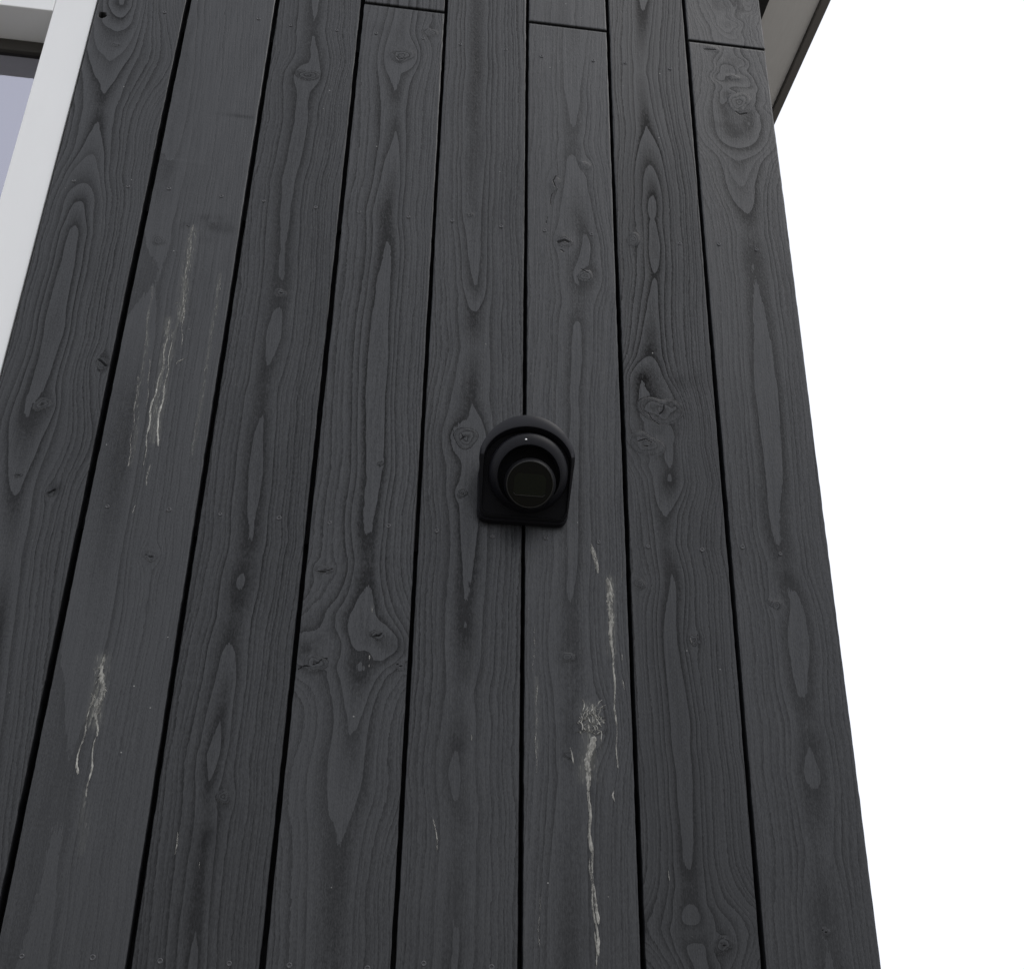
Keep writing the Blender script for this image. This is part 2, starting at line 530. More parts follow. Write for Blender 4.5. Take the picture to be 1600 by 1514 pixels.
    me.polygons.foreach_set('use_smooth', np.ones(len(quads), dtype=bool))
    me.update(calc_edges=True)
    for nm, arr in (('ring', f), ('contrast', con), ('dark', dark), ('tone', tone), ('wash', wash), ('fray', fray)):
        at = me.attributes.new(nm, 'FLOAT', 'POINT')
        at.data.foreach_set('value', arr.ravel().astype(np.float32))
    me.materials.append(M['wood'])
    o = bpy.data.objects.new('board', me)
    C.objects.link(o)
    o.parent = house
    o.matrix_parent_inverse = house.matrix_world.inverted()
    return o


PITCH = 0.14
TOP = 1.90                                  # upper end of the cladding, under the eave
BOT = -1.42
JOINT = 1.644                               # height of the butt joints
FRAME_EDGE = wall(100, 200)[0]              # right edge of the window frame
CORNER = 0.4205

GAP = [0.0042, 0.0031, 0.0030, 0.0026, 0.0024, 0.0026, 0.0027]      # half gaps between the boards, left to right

S1 = dict(
    heart=[(190, 0), (185, 30), (176, 70), (163, 140), (152, 200), (140, 260), (128, 320), (112, 400), (85, 520), (62, 600), (48, 660), (30, 760), (10, 900), (-20, 1100), (-60, 1400)],
    events=[(192, 10, 'v'), (187, 27, 'v'), (183, 48, 'v'), (172, 92, 'v'), (162, 135, 'v'), (149, 208, '^'), (141, 245, '^'), (133, 290, '^'), (127, 320, '^'), (116, 360, '^'),
            (45, 665, 'v'), (32, 780, 'v'), (-5, 960, '^'), (-60, 1350, 'v')],
    knots=[(160, 568, 11, 0.8, 0.9), (66, 632, 15, 0.7, 0.6), (80, 770, 8, 0.9, 0.8), (181, 71, 6, 0.8, 0.5), (28, 742, 6, 0.6, .4)],
    cracks=[([(61, 631), (72, 632)], 1.0), ([(155, 562), (166, 572)], 2.2), ([(76, 771), (86, 765)], 1.8), ([(24, 741), (32, 742)], 0.9)],
    smudge=[(165, 560, 10, 14, -0.4), (88, 762, 8, 12, -0.35), (55, 590, 12, 40, -0.15)],
    holes=[(160, 24, 6.6)], k=(150, 170), con=0.64, wide=[(170, 90, 90, 0.35), (50, 680, 80, 0.25)])
S2 = dict(
    heart=[(300, 0), (280, 200), (250, 400), (210, 600), (180, 800), (150, 1000), (110, 1200), (60, 1514)],
    k=(60, 170), con=0.34, tone=0.03,
    knots=[(235, 870, 12, 0.7, 0.9), (247, 377, 12, 0.7, 0.6), (333, 352, 9, 0.7, 0.7)],
    cracks=[([(228, 868), (240, 872)], 1.2), ([(291, 353), (296, 357)], 1.0)],
    smudge=[(344, 354, 24, 14, -0.55), (330, 342, 16, 6, -0.4), (322, 376, 16, 8, -0.4), (292, 352, 10, 8, -0.35), (376, 183, 30, 4, -0.42), (300, 300, 18, 60, -0.12), (270, 250, 60, 3, 0.12), (205, 890, 14, 30, -0.12), (300, 470, 20, 90, -0.10)],
    wash=[([(300, 360), (292, 430), (283, 500)], 6, 0.62), ([(262, 500), (250, 600), (240, 690)], 6, 0.5), ([(283, 480), (256, 610), (247, 690)], 4, 0.4),
          ([(345, 430), (325, 560), (300, 710)], 2.5, 0.35), ([(238, 450), (225, 560), (205, 730)], 2.5, 0.4), ([(160, 1030), (155, 1080), (148, 1130)], 9, 0.8), ([(135, 1240), (128, 1330)], 6, 0.25)])
S3 = dict(
    heart=[(492, 0), (489, 50), (487, 85), (480, 117), (470, 190), (456, 260), (447, 330), (441, 400), (438, 455), (425, 540), (410, 620), (400, 750), (388, 850), (376, 915), (362, 1000), (345, 1120), (330, 1230), (314, 1345), (300, 1514)],
    events=[(488, 42, 'v'), (488, 50, '^'), (443, 437, 'v'), (437, 480, '^'), (415, 575, 'v'), (407, 622, '^'), (390, 845, 'v'), (378, 893, '^'), (374, 928, 'v'), (358, 1005, '^'), (344, 1143, '^'), (338, 1215, 'v'), (313, 1345, '^')],
    knots=[(480, 118, 16, 0.72, 0.9), (438, 458, 9, 0.9, 0.9), (349, 1245, 12, 0.8, 0.6)],
    cracks=[([(474, 119), (485, 120)], 1.0), ([(435, 459), (441, 458)], 0.9)],
    smudge=[(410, 590, 12, 24, -0.2), (376, 940, 14, 28, -0.22), (325, 1300, 14, 26, -0.25)],
    k=(150, 185), con=0.62, tone=-0.03)
S4 = dict(
    heart=[(635, 8), (628, 60), (624, 110), (620, 180), (614, 240), (607, 330), (603, 430), (592, 580), (585, 740), (574, 850), (572, 930), (560, 1000), (555, 1050), (550, 1120), (534, 1290), (525, 1400), (520, 1514)],
    events=[(622, 150, 'v'), (618, 200, '^'), (608, 325, '^'), (580, 830, 'v'), (572, 930, '^'), (562, 1043, 'v'), (552, 1122, 'v'), (533, 1292, 'v')],
    knots=[(628, 88, 19, 0.8, 0.9), (671, 52, 11, 0.8, 0.8), (507, 890, 13, 0.5, 0.8), (590, 993, 12, 0.6, 0.7), (492, 1035, 22, 0.55, 0.8), (627, 1041, 9, 0.7, 0.8), (594, 725, 5, .7, .5)],
    cracks=[([(619, 89), (624, 94), (633, 92)], 1.0), ([(496, 892), (507, 894), (519, 889)], 1.0), ([(582, 995), (593, 993), (597, 990)], 1.4), ([(466, 1046), (474, 1041), (486, 1040), (497, 1036), (503, 1030), (511, 1029)], 0.9), ([(620, 1038), (628, 1042)], 1.2)],
    smudge=[(570, 890, 22, 30, -0.22), (560, 1060, 18, 8, -0.25), (620, 1010, 14, 18, -0.3), (528, 1340, 12, 40, -0.15), (590, 45, 26, 14, -0.15)],
    swirl=[(500, 1000, 40, 3.0), (600, 1010, 36, 2.0)],
    k=(120, 165), con=0.54, tone=0.02, wide=[(560, 1010, 75, 0.55), (540, 1240, 80, 0.2)])
S5 = dict(
    heart=[(745, 0), (746, 100), (742, 200), (738, 330), (741, 400), (741, 470), (738, 560), (736, 640), (735, 720), (732, 850), (725, 950), (722, 1050), (712, 1200), (716, 1320), (708, 1514)],
    events=[(739, 447, 'v'), (744, 490, 'v'), (738, 600, '^'), (725, 975, 'v'), (708, 1192, '^'), (717, 1233, 'v'), (710, 1400, '^')],
    knots=[(728, 684, 21, 0.75, 0.9), (722, 771, 8, 0.8, 0.7), (735, 336, 5, 0.8, 0.4)],
    cracks=[([(721, 678), (724, 683), (720, 687)], 0.9), ([(724, 683), (731, 685)], 0.9), ([(720, 771), (725, 772)], 0.9)],
    soft=[(715, 1200, 90, 0.35), (712, 1420, 90, 0.4)], tone=0.02, smudge=[(725, 1030, 14, 50, -0.18), (714, 1170, 14, 18, -0.2), (740, 500, 12, 40, -0.1)],
    k=(150, 150), con=0.60)
S6 = dict(
    heart=[(900, 45), (899, 120), (895, 215), (899, 300), (906, 370), (908, 450), (903, 530), (898, 620), (896, 800), (895, 1000), (905, 1150), (895, 1300), (890, 1514)],
    events=[(895, 205, 'v'), (896, 238, '^'), (905, 340, '^'), (906, 440, 'v'), (902, 515, '^'), (890, 1000, 'v'), (890, 1440, '^')],
    knots=[(915, 259, 8, 0.8, 0.8), (882, 378, 14, 0.75, 0.9), (915, 432, 13, 0.7, 0.8), (866, 287, 8, 1.6, 0.7), (886, 1027, 10, 0.7, 0.6), (924, 1130, 20, 0.9, 0.8), (889, 1180, 8, 0.7, 0.5)],
    cracks=[([(872, 379), (882, 376), (888, 379)], 2.4), ([(876, 391), (881, 394)], 1.2), ([(908, 421), (918, 427)], 1.2), ([(868, 276), (864, 284), (867, 292)], 1.0), ([(863, 303), (860, 312), (861, 322)], 0.7), ([(855, 340), (853, 350)], 0.6)],
    smudge=[(893, 225, 14, 12, -0.22), (865, 290, 8, 22, -0.25), (910, 690, 8, 30, -0.18), (915, 445, 10, 8, -0.25), (880, 1150, 20, 40, -0.18), (880, 1010, 22, 20, -0.12)],
    wash=[([(953, 905), (955, 960), (957, 1020)], 6, 0.5), ([(922, 1110), (925, 1160), (918, 1210)], 12, 0.6), ([(838, 1060), (838, 1180)], 3, 0.3)],
    k=(130, 165), con=0.40)
S7 = dict(
    heart=[(1004, 0), (1002, 60), (1002, 120), (1008, 190), (1015, 250), (1019, 310), (1021, 380), (1021, 430), (1018, 520), (1016, 590), (1022, 640), (1024, 690), (1040, 750), (1040, 850), (1046, 900), (1052, 1000), (1062, 1150), (1075, 1350), (1088, 1430), (1100, 1514)],
    events=[(1004, 26, 'v'), (1008, 206, '^'), (1017, 262, '^'), (1019, 312, '^'), (1021, 338, 'v'), (1022, 349, '^'), (1022, 424, 'v'), (1020, 440, '^'), (1018, 557, '^'), (1018, 592, '^'), (1043, 752, 'v'), (1042, 800, 'v'), (1044, 895, '^'), (1078, 1390, 'v'), (1088, 1432, '^')],
    knots=[(1033, 642, 30, 0.85, 0.55), (1009, 694, 25, 0.8, 0.5), (1000, 912, 10, 0.7, 0.8), (1084, 1000, 9, 0.8, 0.7), (1130, 1476, 16, 0.7, 0.8), (990, 375, 9, 1.6, 0.5)],
    cracks=[([(1030, 648), (1036, 642), (1037, 634)], 1.2), ([(1012, 645), (1018, 655), (1030, 664)], 0.9), ([(997, 690), (1008, 686), (1018, 692)], 1.2), ([(1004, 696), (1012, 698)], 0.9), ([(1125, 1474), (1134, 1478)], 1.0)],
    smudge=[(1016, 535, 14, 22, -0.28), (1075, 600, 26, 16, -0.2), (1010, 672, 20, 9, -0.28), (1020, 300, 10, 10, -0.2), (1048, 770, 16, 30, -0.12)],
    swirl=[(1090, 1450, 50, 2.2), (1015, 720, 30, 1.4)],
    k=(165, 170), con=0.66, tone=-0.04, wide=[(1090, 1450, 60, 0.45)], soft=[(1022, 680, 85, 0.62), (1090, 1450, 60, 0.3)])
S8 = dict(
    heart=[(1140, 75), (1145, 120), (1150, 160), (1152, 220), (1158, 290), (1168, 340), (1179, 410), (1188, 500), (1198, 620), (1206, 720), (1214, 830), (1228, 900), (1242, 960), (1252, 1060), (1265, 1160), (1272, 1240), (1284, 1400), (1296, 1514)],
    events=[(1148, 212, 'v'), (1152, 232, 'v'), (1154, 250, 'v'), (1160, 292, 'v'), (1166, 330, 'v'), (1178, 402, '^'), (1214, 850, 'v'), (1230, 920, '^'), (1255, 1090, 'v'), (1264, 1172, '^'), (1274, 1250, 'v'), (1288, 1420, '^')],
    knots=[(1154, 160, 17, 1.2, 0.9), (1147, 122, 7, 0.7, 0.9), (1114, 77, 9, 0.6, 0.9), (1212, 945, 10, 0.7, 0.8), (1289, 1455, 8, 0.6, 0.5)],
    cracks=[([(1150, 176), (1156, 180), (1166, 178)], 1.5), ([(1100, 78), (1118, 79)], 1.3), ([(1284, 1453), (1291, 1457)], 0.9)],
    smudge=[(1112, 76, 12, 6, -0.4), (1135, 200, 18, 10, -0.25), (1176, 165, 12, 18, -0.15), (1225, 905, 16, 10, -0.22), (1265, 1130, 12, 40, -0.15)],
    swirl=[(1140, 115, 55, 3.4), (1180, 170, 35, 2.6)],
    soft=[(1260, 1200, 130, 0.3), (1290, 1460, 90, 0.5)], k=(165, 160), con=0.47, wide=[(1150, 190, 90, 0.4)])
S8T = dict(
    heart=[(1120, -80), (1125, 0), (1134, 40), (1140, 70)],
    events=[(1120, -30, 'v'), (1125, 5, 'v'), (1132, 40, 'v'), (1134, 56, 'v')],
    knots=[(1150, -6, 18, 0.6, 0.8)], swirl=[(1140, 10, 60, 3.0), (1175, 50, 40, 2.2)],
    smudge=[(1140, 12, 26, 9, -0.25), (1155, 2, 20, 4, -0.3)],
    k=(150, 160), con=0.50)
SP = dict(k=(140, 150), con=0.5)

edges = [FRAME_EDGE + 0.002] + [(i - 4) * PITCH for i in range(7)] + [CORNER]
FACE = (0.0, 0.0012, -0.0006, 0.0004, -0.0004, 0.0006, 0.0, 0.0005)      # some boards sit a little proud
boards = {}
for i, spec in enumerate((S1, S2, S3, S4, S5, S6, S7, S8)):
    a = edges[i] + (GAP[i - 1] if i else 0)
    b_ = edges[i + 1] - (GAP[i] if i < 7 else 0)
    wf = FACE[i]
    if i in (3, 5, 7):
        jt = {3: 1.6425, 5: 1.6445, 7: 1.647}[i]
        boards[i] = make_board(a, b_, BOT, jt - 0.0022, spec, i + 1, True, wf)
        tops = {3: dict(SP, con=0.55, k=(150, 160)), 5: dict(SP, con=0.2, k=(120, 120)), 7: S8T}[i]
        make_board(a, b_, jt + 0.0022, TOP, tops, i + 21, True, wf + 0.0006)
    else:
        boards[i] = make_board(a, b_, BOT, TOP, spec, i + 1, True, wf)

# boards beside and above the window, outside the picture, and round the corner
WIN_L = FRAME_EDGE - 1.10
WIN_B, WIN_T0 = -0.55, wall(82, 14)[1]
for k in range(3):
    make_board(WIN_L - 0.003 - (k + 1) * PITCH + 0.0027, WIN_L - 0.003 - k * PITCH - 0.0027, BOT, TOP, SP, 40 + k, False)
for k in range(8):
    make_board(FRAME_EDGE - (k + 1) * PITCH + 0.0027, FRAME_EDGE - k * PITCH - 0.0027, WIN_T0 + 0.105, TOP, SP, 50 + k, False)
    make_board(FRAME_EDGE - (k + 1) * PITCH + 0.0027, FRAME_EDGE - k * PITCH - 0.0027, BOT, WIN_B - 0.095, SP, 60 + k, False)
for k in range(12):
    make_board(0.004 + k * PITCH + 0.0027, 0.004 + (k + 1) * PITCH - 0.0027, BOT, TOP, SP, 70 + k, False, 0.0, 0.02, side=CORNER)

# wall core behind the boards, in pieces round the window opening
HL = WIN_L - 0.45
for (a, b_, c, d) in ((FRAME_EDGE - 0.004, CORNER - 0.022, -EYE, TOP + 0.09), (HL, WIN_L + 0.004, -EYE, TOP + 0.09),
                      (WIN_L + 0.004, FRAME_EDGE - 0.004, WIN_T0 + 0.09, TOP + 0.09), (WIN_L + 0.004, FRAME_EDGE - 0.004, -EYE, WIN_B - 0.08)):
    box('wall_core', a, b_, c, d, -0.30, -0.034, M['core'], house)
box('wall_core', CORNER - 0.30, CORNER - 0.022, -EYE, TOP + 0.2, -3.0, -0.302, M['core'], house)
for k in range(4):                                            # battens the boards are nailed to
    vb = (0.139, 0.671, 1.193, 1.571)[k]
    box('batten', FRAME_EDGE + 0.01, CORNER - 0.03, vb - 0.022, vb + 0.022, -0.0335, -0.0225, M['core'], house)

# ------------------------------------------------------------------ nails
def nail_mesh():
    prof = [(0.0, -0.0006), (0.0012, -0.0006), (0.0019, -0.0002), (0.0025, 0.0005), (0.0031, 0.0004), (0.0037, -0.0004)]
    N = 12
    vs = [(0, 0, prof[0][1])]
    fs = []
    for (r, h) in prof[1:]:
        vs += [(r * math.cos(2 * math.pi * j / N), r * math.sin(2 * math.pi * j / N), h) for j in range(N)]
    for j in range(N):
        fs.append((0, 1 + j, 1 + (j + 1) % N))
    for q in range(len(prof) - 2):
        o = 1 + q * N
        for j in range(N):
            fs.append((o + j, o + N + j, o + N + (j + 1) % N, o + (j + 1) % N))
    me = bpy.data.meshes.new('nail')
    me.from_pydata([(x, -z, y) for (x, y, z) in vs], [], fs)
    me.polygons.foreach_set('use_smooth', [True] * len(me.polygons))
    me.materials.append(M['nail'])
    return me


NAIL = nail_mesh()
nail_px = {
    0: [(115, 283), (200, 292), (257, 20)],
    1: [(264, 296), (346, 308), (168, 792), (264, 797), (34.6, 1494), (145, 1496), (404, 31)],
    2: [(412, 314), (493, 324), (344, 803), (436, 809), (250, 1501), (358, 1505), (454, 40), (526, 47.5)],
    3: [(561, 332), (638, 339.5), (515, 817), (607, 822), (452, 1508), (574, 1513), (587.6, 53), (661, 61)],
    4: [(706.5, 345), (783, 354), (682.6, 829.5), (770, 838), (719, 69.5), (790, 78), (662, 1505), (768, 1511)],
    5: [(851, 361), (924, 367), (852.5, 840.6), (935, 847.5), (846, 89), (927, 96)],
    6: [(989, 374), (1062, 381), (1012.5, 854), (1097, 859), (977, 99), (1047, 108)],
    7: [(1123, 382), (1182, 391), (1160, 855), (1219, 865.6)],
}
for i, lst in nail_px.items():
    for (x, y) in lst:
        u, v = wall(x, y)
        o = bpy.data.objects.new('nail', NAIL)
        C.objects.link(o)
        o.location = (u, -(FACE[i] + 0.0006), v + EYE)
        o.rotation_euler = (0, random.uniform(0, 6), 0)
        o.scale = [random.uniform(0.72, 0.95)] * 3
        o.parent = boards[i]
        o.matrix_parent_inverse = boards[i].matrix_world.inverted()


# ------------------------------------------------------------------ dried drips on the boards
def ribbon(pts, verts, faces, white, cover, seed, cov=0.0):
    """pts: (photo x, photo y, width in photo px, whiteness); a low rounded ridge lying on the board"""
    rnd = random.Random(seed)
    P = [(*wall(p[0], p[1]), p[2] * pxm(p[0], p[1]), p[3]) for p in pts]
    S = []
    for a, b_ in zip(P[:-1], P[1:]):
        L = math.hypot(b_[0] - a[0], b_[1] - a[1])
        n = max(2, int(L / 0.0022))
        for k in range(n):
            t = k / n
            S.append([a[j] * (1 - t) + b_[j] * t for j in range(4)])
    S.append(list(P[-1]))
    base = len(verts)
    ph = rnd.uniform(0, 50)
    for q, (u, v, w, wh) in enumerate(S):
        endf = min(1.0, (q + 0.3) / 2.0, (len(S) - q - 0.3) / 2.0)
        ww = w * 0.5 * endf * (1 + 0.55 * (rnd.random() - 0.5)) 
        uu = u + 0.0009 * math.sin(q * 0.31 + ph) + 0.0004 * (rnd.random() - 0.5)
        h = min(0.0016, 0.0004 + 0.22 * ww)
        for (s, hh) in ((-1, 0.0), (-0.55, 0.75), (0.1, 1.0), (0.6, 0.7), (1, 0.0)):
            verts.append((uu + s * ww, v, 0.0012 + hh * h * (0.7 + 0.6 * rnd.random()) - (0.0008 if hh == 0 else 0)))
            white.append(wh * (0.75 + 0.5 * rnd.random()))
            cover.append(cov + 0.12 * (hh > 0))
    for q in range(len(S) - 1):
        o = base + q * 5
        for k in range(4):
            faces.append((o + k, o + 5 + k, o + 6 + k, o + k + 1))


def drip(board, strokes, seed, cov=0.0):
    for k, s in enumerate(strokes):
        vs, fs, wh, cv = [], [], [], []
        ribbon(s, vs, fs, wh, cv, seed * 31 + k, cov)
        build('dried_drip', vs, [tuple(reversed(f)) for f in fs], M['drip'], boards[board], True, dict(white=wh, cover=cv))


def scribble(cx, cy, rx, ry, n, seed, wd=2.6):
    rnd = random.Random(seed)
    out = []
    for k in range(n):
        a = rnd.uniform(0, 6.28); q = rnd.random() ** 0.5
        x, y = cx + rx * q * math.cos(a), cy + ry * q * math.sin(a)
        t = rnd.uniform(0, 6.28)
        pts = []
        for j in range(rnd.randint(3, 6)):
            pts.append((x, y, wd * rnd.uniform(0.6, 1.3), rnd.uniform(0.35, 0.9)))
            t += rnd.uniform(-1.1, 1.1)
            x += 4.5 * math.cos(t); y += 5.5 * math.sin(t)
            if abs(x - cx) > rx * 1.1 or abs(y - cy) > ry * 1.1:
                t += math.pi
        out.append(pts)
    return out


# second board from the window
drip(1, [[(301, 352, 3, .7), (299, 375, 3, .6), (295, 405, 2.5, .5)], [(295, 372, 2, .5), (290, 440, 2, .4), (284, 500, 2, .4)],
         [(312, 360, 2, .4), (306, 364, 2, .5), (300, 362, 2, .5)]], 3, 0.10)
drip(1, [[(288, 466, 5, .6), (287, 480, 5, .7), (286, 505, 3, .6), (283, 545, 2, .5)], [(271, 476, 6, .5), (277, 474, 5, .5)]], 4, 0.08)
drip(1, [[(266, 500, 3, .4), (258, 545, 3, .6), (253, 580, 3, .6), (245, 608, 3, .9), (238, 630, 4, 1), (234, 655, 4, 1), (231, 680, 3, .8), (227, 710, 3, .6), (225, 728, 3, .5)]], 5, 0.14)
drip(1, [[(270, 515, 1.6, .4), (262, 580, 1.6, .5), (256, 615, 2.5, .9), (252, 635, 3.5, 1), (247, 660, 3.5, 1), (245, 674, 3.5, 1), (248, 688, 4, 1), (248, 698, 3, 1)]], 6, 0.22)
drip(1, [[(239, 452, 3, .8), (237, 468, 3, .8)], [(233, 490, 2, .6), (229, 520, 2, .6), (226, 545, 2, .5)], [(218, 585, 3, .5), (213, 615, 3, .6), (209, 660, 2, .4), (205, 690, 2, .5), (201, 730, 4, .6)],
         [(234, 560, 1.5, .5), (233, 590, 1.5, .5), (229, 640, 1.2, .3)]], 7, 0.06)
drip(1, [[(345, 435, 3, .6), (343, 455, 3, .6)], [(339, 470, 1.6, .4), (332, 520, 1.6, .5), (326, 550, 1.6, .4), (316, 610, 1.4, .4), (306, 670, 1.4, .4), (297, 715, 2, .5)]], 8, 0.0)
drip(1, [[(234, 725, 2.5, .6), (231, 745, 3, .7), (229, 760, 3, .6)], [(212, 788, 2, .7), (208, 804, 2.5, .7)], [(290, 560, 2, .3), (277, 566, 3, .8), (276, 570, 2, .6)]], 9, 0.10)
drip(1, [[(164, 1022, 3, .4), (160, 1038, 5, .6), (159, 1060, 10, .55), (160, 1080, 12, .5), (154, 1100, 13, .45), (149, 1118, 7, .5), (152, 1140, 4, .9), (151, 1151, 5, 1)],
         [(150, 1045, 4, .6), (158, 1043, 5, .8), (168, 1046, 3, .5)],
         [(147, 1085, 5, .5), (143, 1100, 4, .5), (139, 1115, 3, .6), (131, 1150, 3, .7), (123, 1180, 3, .7), (120, 1196, 5, 1), (121, 1210, 5, 1)],
         [(150, 1152, 2.5, .6), (145, 1180, 2.5, .5), (142, 1206, 4, .9), (139, 1220, 2, .6), (135, 1246, 4, .8)]] + scribble(156, 1075, 9, 36, 12, 5, 2.0), 10, 0.16)
# sixth board, right of and below the security camera
drip(5, [[(924, 850, 5, .5), (928, 866, 7, .55), (931, 884, 6, .6), (934, 896, 4, .6)]], 11, 0.16)
drip(5, [[(947, 900, 6, .6), (950, 912, 11, .5), (953, 930, 12, .45), (954, 950, 10, .45), (954, 975, 8, .5), (955, 1000, 6, .5), (957, 1030, 4, .6), (961, 1060, 4, .7), (959, 1085, 3, .5), (962, 1120, 3.5, .6), (963, 1150, 2, .6), (964, 1200, 2.5, .6)],
         [(948, 905, 6, .8), (951, 909, 4, .6)], [(949, 914, 6, .7), (954, 918, 4, .6)]], 12, 0.17)
drip(5, scribble(924, 1126, 17, 27, 44, 8, 2.7) + [[(927, 1150, 14, .4), (924, 1170, 12, .5), (917, 1190, 11, .6), (918, 1205, 9, .6), (919, 1220, 8, .65), (920, 1240, 5, .6), (921, 1270, 5, .5), (922, 1310, 6, .5), (925, 1340, 6, .5)],
         [(923, 1335, 4, .5), (926, 1370, 4, .6), (929, 1410, 5, .6), (935, 1432, 6, .8), (936, 1444, 5, .8)], [(921, 1340, 3, .5), (925, 1400, 3, .5), (931, 1450, 4, .6), (935, 1475, 5, .8), (936, 1494, 4, .8)], [(930, 1455, 2.5, .5), (932, 1514, 2.5, .5)]], 13, 0.17)
drip(5, [[(891, 1168, 6, .7), (893, 1176, 3, .6), (895, 1194, 3, .7)]], 14, 0.2)
drip(5, [[(836, 976, 1.6, .5), (834, 1010, 2.5, .6), (833, 1048, 2, .5)], [(838, 1070, 1.4, .4), (838, 1130, 2.5, .6), (837, 1180, 1.6, .5), (838, 1210, 1.4, .3)], [(830, 1138, 2.5, .7), (831, 1146, 2, .6)],
         [(843, 1396, 1.6, .5), (842, 1440, 2.2, .6), (842, 1490, 1.8, .5)]], 15, 0.04)
drip(5, [[(972, 1020, 2, .5), (972, 1035, 3, .6)], [(971, 1062, 3, .6), (975, 1078, 3, .5)], [(961, 1234, 3, .7), (957, 1242, 4, .9), (959, 1252, 3, .8)], [(968, 1300, 2, .3), (969, 1325, 3, .4)], [(971, 890, 2, .5), (972, 904, 2, .5)]], 16, 0.08)
drip(4, [[(678, 1280, 3, .7), (680, 1296, 2.5, .7), (683, 1330, 2, .5)], [(735, 1148, 3, .5), (736, 1158, 4, .7)]], 17, 0.10)
drip(2, [[(279, 1300, 2, .4), (276, 1318, 3, .7), (272, 1336, 2, .6)], [(311, 1346, 2, .8), (310, 1358, 2, .6)]], 18, 0.10)
drip(3, [[(578, 1024, 5, .6), (576, 1032, 4, .7)], [(576, 1038, 3, .6), (575, 1043, 3, .6)], [(580, 945, 3, .4), (582, 958, 2, .4)]], 19, 0.10)
drip(6, [[(1045, 1360, 2, .4), (1046, 1375, 2, .5)], [(1078, 997, 2, .6), (1081, 1005, 2, .5)]], 20, 0.08)

# ------------------------------------------------------------------ window
FZ = -0.004                                                   # frame face, a little behind the boards
VT = WIN_T0
UR = wall(82, 14)[0]                                          # right side of the opening
UL, VB = WIN_L + (FRAME_EDGE - UR), WIN_B
SET = 0.072                                                   # depth of the glass behind the frame face
window = empty('window', (UL + UR) / 2, VB, FZ)
window.parent = house
window.matrix_parent_inverse = house.matrix_world.inverted()
bpy.context.view_layer.update()
FO = FRAME_EDGE - 0.0015
box('window_frame', UR, FO, VB - 0.09, VT + 0.10, FZ - 0.13, FZ, M['frame'], window, 0.0015)
box('window_frame', WIN_L + 0.0015, UL, VB - 0.09, VT + 0.10, FZ - 0.13, FZ, M['frame'], window, 0.0015)
box('window_frame', UL + 0.0005, UR - 0.0005, VT, VT + 0.10, FZ - 0.13, FZ - 0.0003, M['frame'], window, 0.0015)
box('window_frame', UL + 0.0005, UR - 0.0005, VB - 0.09, VB, FZ - 0.13, FZ - 0.0003, M['frame'], window, 0.0015)
box('gasket', UL + 0.0005, UR - 0.0005, VT - 0.024, VT - 0.0005, FZ - SET - 0.02, FZ - SET + 0.004, M['gasket'], window, 0.002)
box('gasket', UL + 0.0005, UR - 0.0005, VB + 0.0005, VB + 0.016, FZ - SET - 0.02, FZ - SET + 0.004, M['gasket'], window, 0.002)
for (a, b_) in ((UL + 0.0005, UL + 0.014), (UR - 0.014, UR - 0.0005)):
    box('gasket', a, b_, VB + 0.0165, VT - 0.0245, FZ - SET - 0.02, FZ - SET + 0.003, M['gasket'], window, 0.002)
box('pane', UL + 0.012, UR - 0.012, VB + 0.014, VT - 0.014, FZ - SET - 0.010, FZ - SET - 0.004, M['pane'], window)
rm = [(UL - .3, VB - .5, -0.31), (UR + .3, VB - .5, -0.31), (UR + .3, VT + .3, -0.31), (UL - .3, VT + .3, -0.31)]
rb = [(a, b_, -2.6) for (a, b_, c) in rm]
build('room', rm + rb, [(4, 5, 6, 7), (0, 1, 5, 4), (1, 2, 6, 5), (2, 3, 7, 6), (3, 0, 4, 7)], M['room'], window)

# ------------------------------------------------------------------ eave on the side of the house
eave = empty('roof_overhang', CORNER, TOP, -0.3)
eave.parent = house
eave.matrix_parent_inverse = house.matrix_world.inverted()
bpy.context.view_layer.update()


def at_height(px, py, v):
    d = (px - 800.0) / FPX * AX_R - (py - 757.0) / FPX * AX_U + AX_F
    t = v / d[1]
    return CU + t * d[0], CW + t * d[2]


SOF = TOP
FRONT = 0.03
u_out = -0.003 + (at_height(1277, 0, SOF)[0] + at_height(1206, 190, SOF)[0]) / 2
u_in = at_height(1194, 8, SOF)[0]
None and print('EAVE', u_out, u_in, at_height(1277, 0, SOF), at_height(1206, 190, SOF), at_height(1290, 0, SOF), at_height(1213, 205, SOF))
box('soffit_panel', u_in, u_out, SOF, SOF + 0.012, -4.0, FRONT, M['soffit'], eave, 0.001)
box('wall_trim', CORNER + 0.022, u_in - 0.0005, SOF - 0.02, SOF + 0.01, -4.0, FRONT - 0.004, M['roof'], eave, 0.001)
box('fascia_board', u_out + 0.0005, u_out + 0.018, SOF - 0.008, SOF + 0.10, -4.0, FRONT + 0.004, M['fascia'], eave, 0.002)
box('fascia_board', HL - 0.1, CORNER + 0.0215, SOF + 0.004, SOF + 0.10, -0.02, FRONT, M['fascia'], eave, 0.002)
box('fascia_board', CORNER + 0.022, u_out, SOF + 0.0125, SOF + 0.10, FRONT - 0.024, FRONT + 0.0005, M['fascia'], eave, 0.002)
box('roof_deck', HL - 0.1, u_out + 0.016, SOF + 0.101, SOF + 0.14, -4.1, FRONT + 0.01, M['roof'], eave, 0.004)

# ------------------------------------------------------------------ security camera
cu, cv = wall(815.7, 752.7)
secam = empty('security_camera', cu, cv, 0.0)
secam['label'] = 'small black turret security camera screwed to the dark timber boards'
secam['category'] = 'security camera'


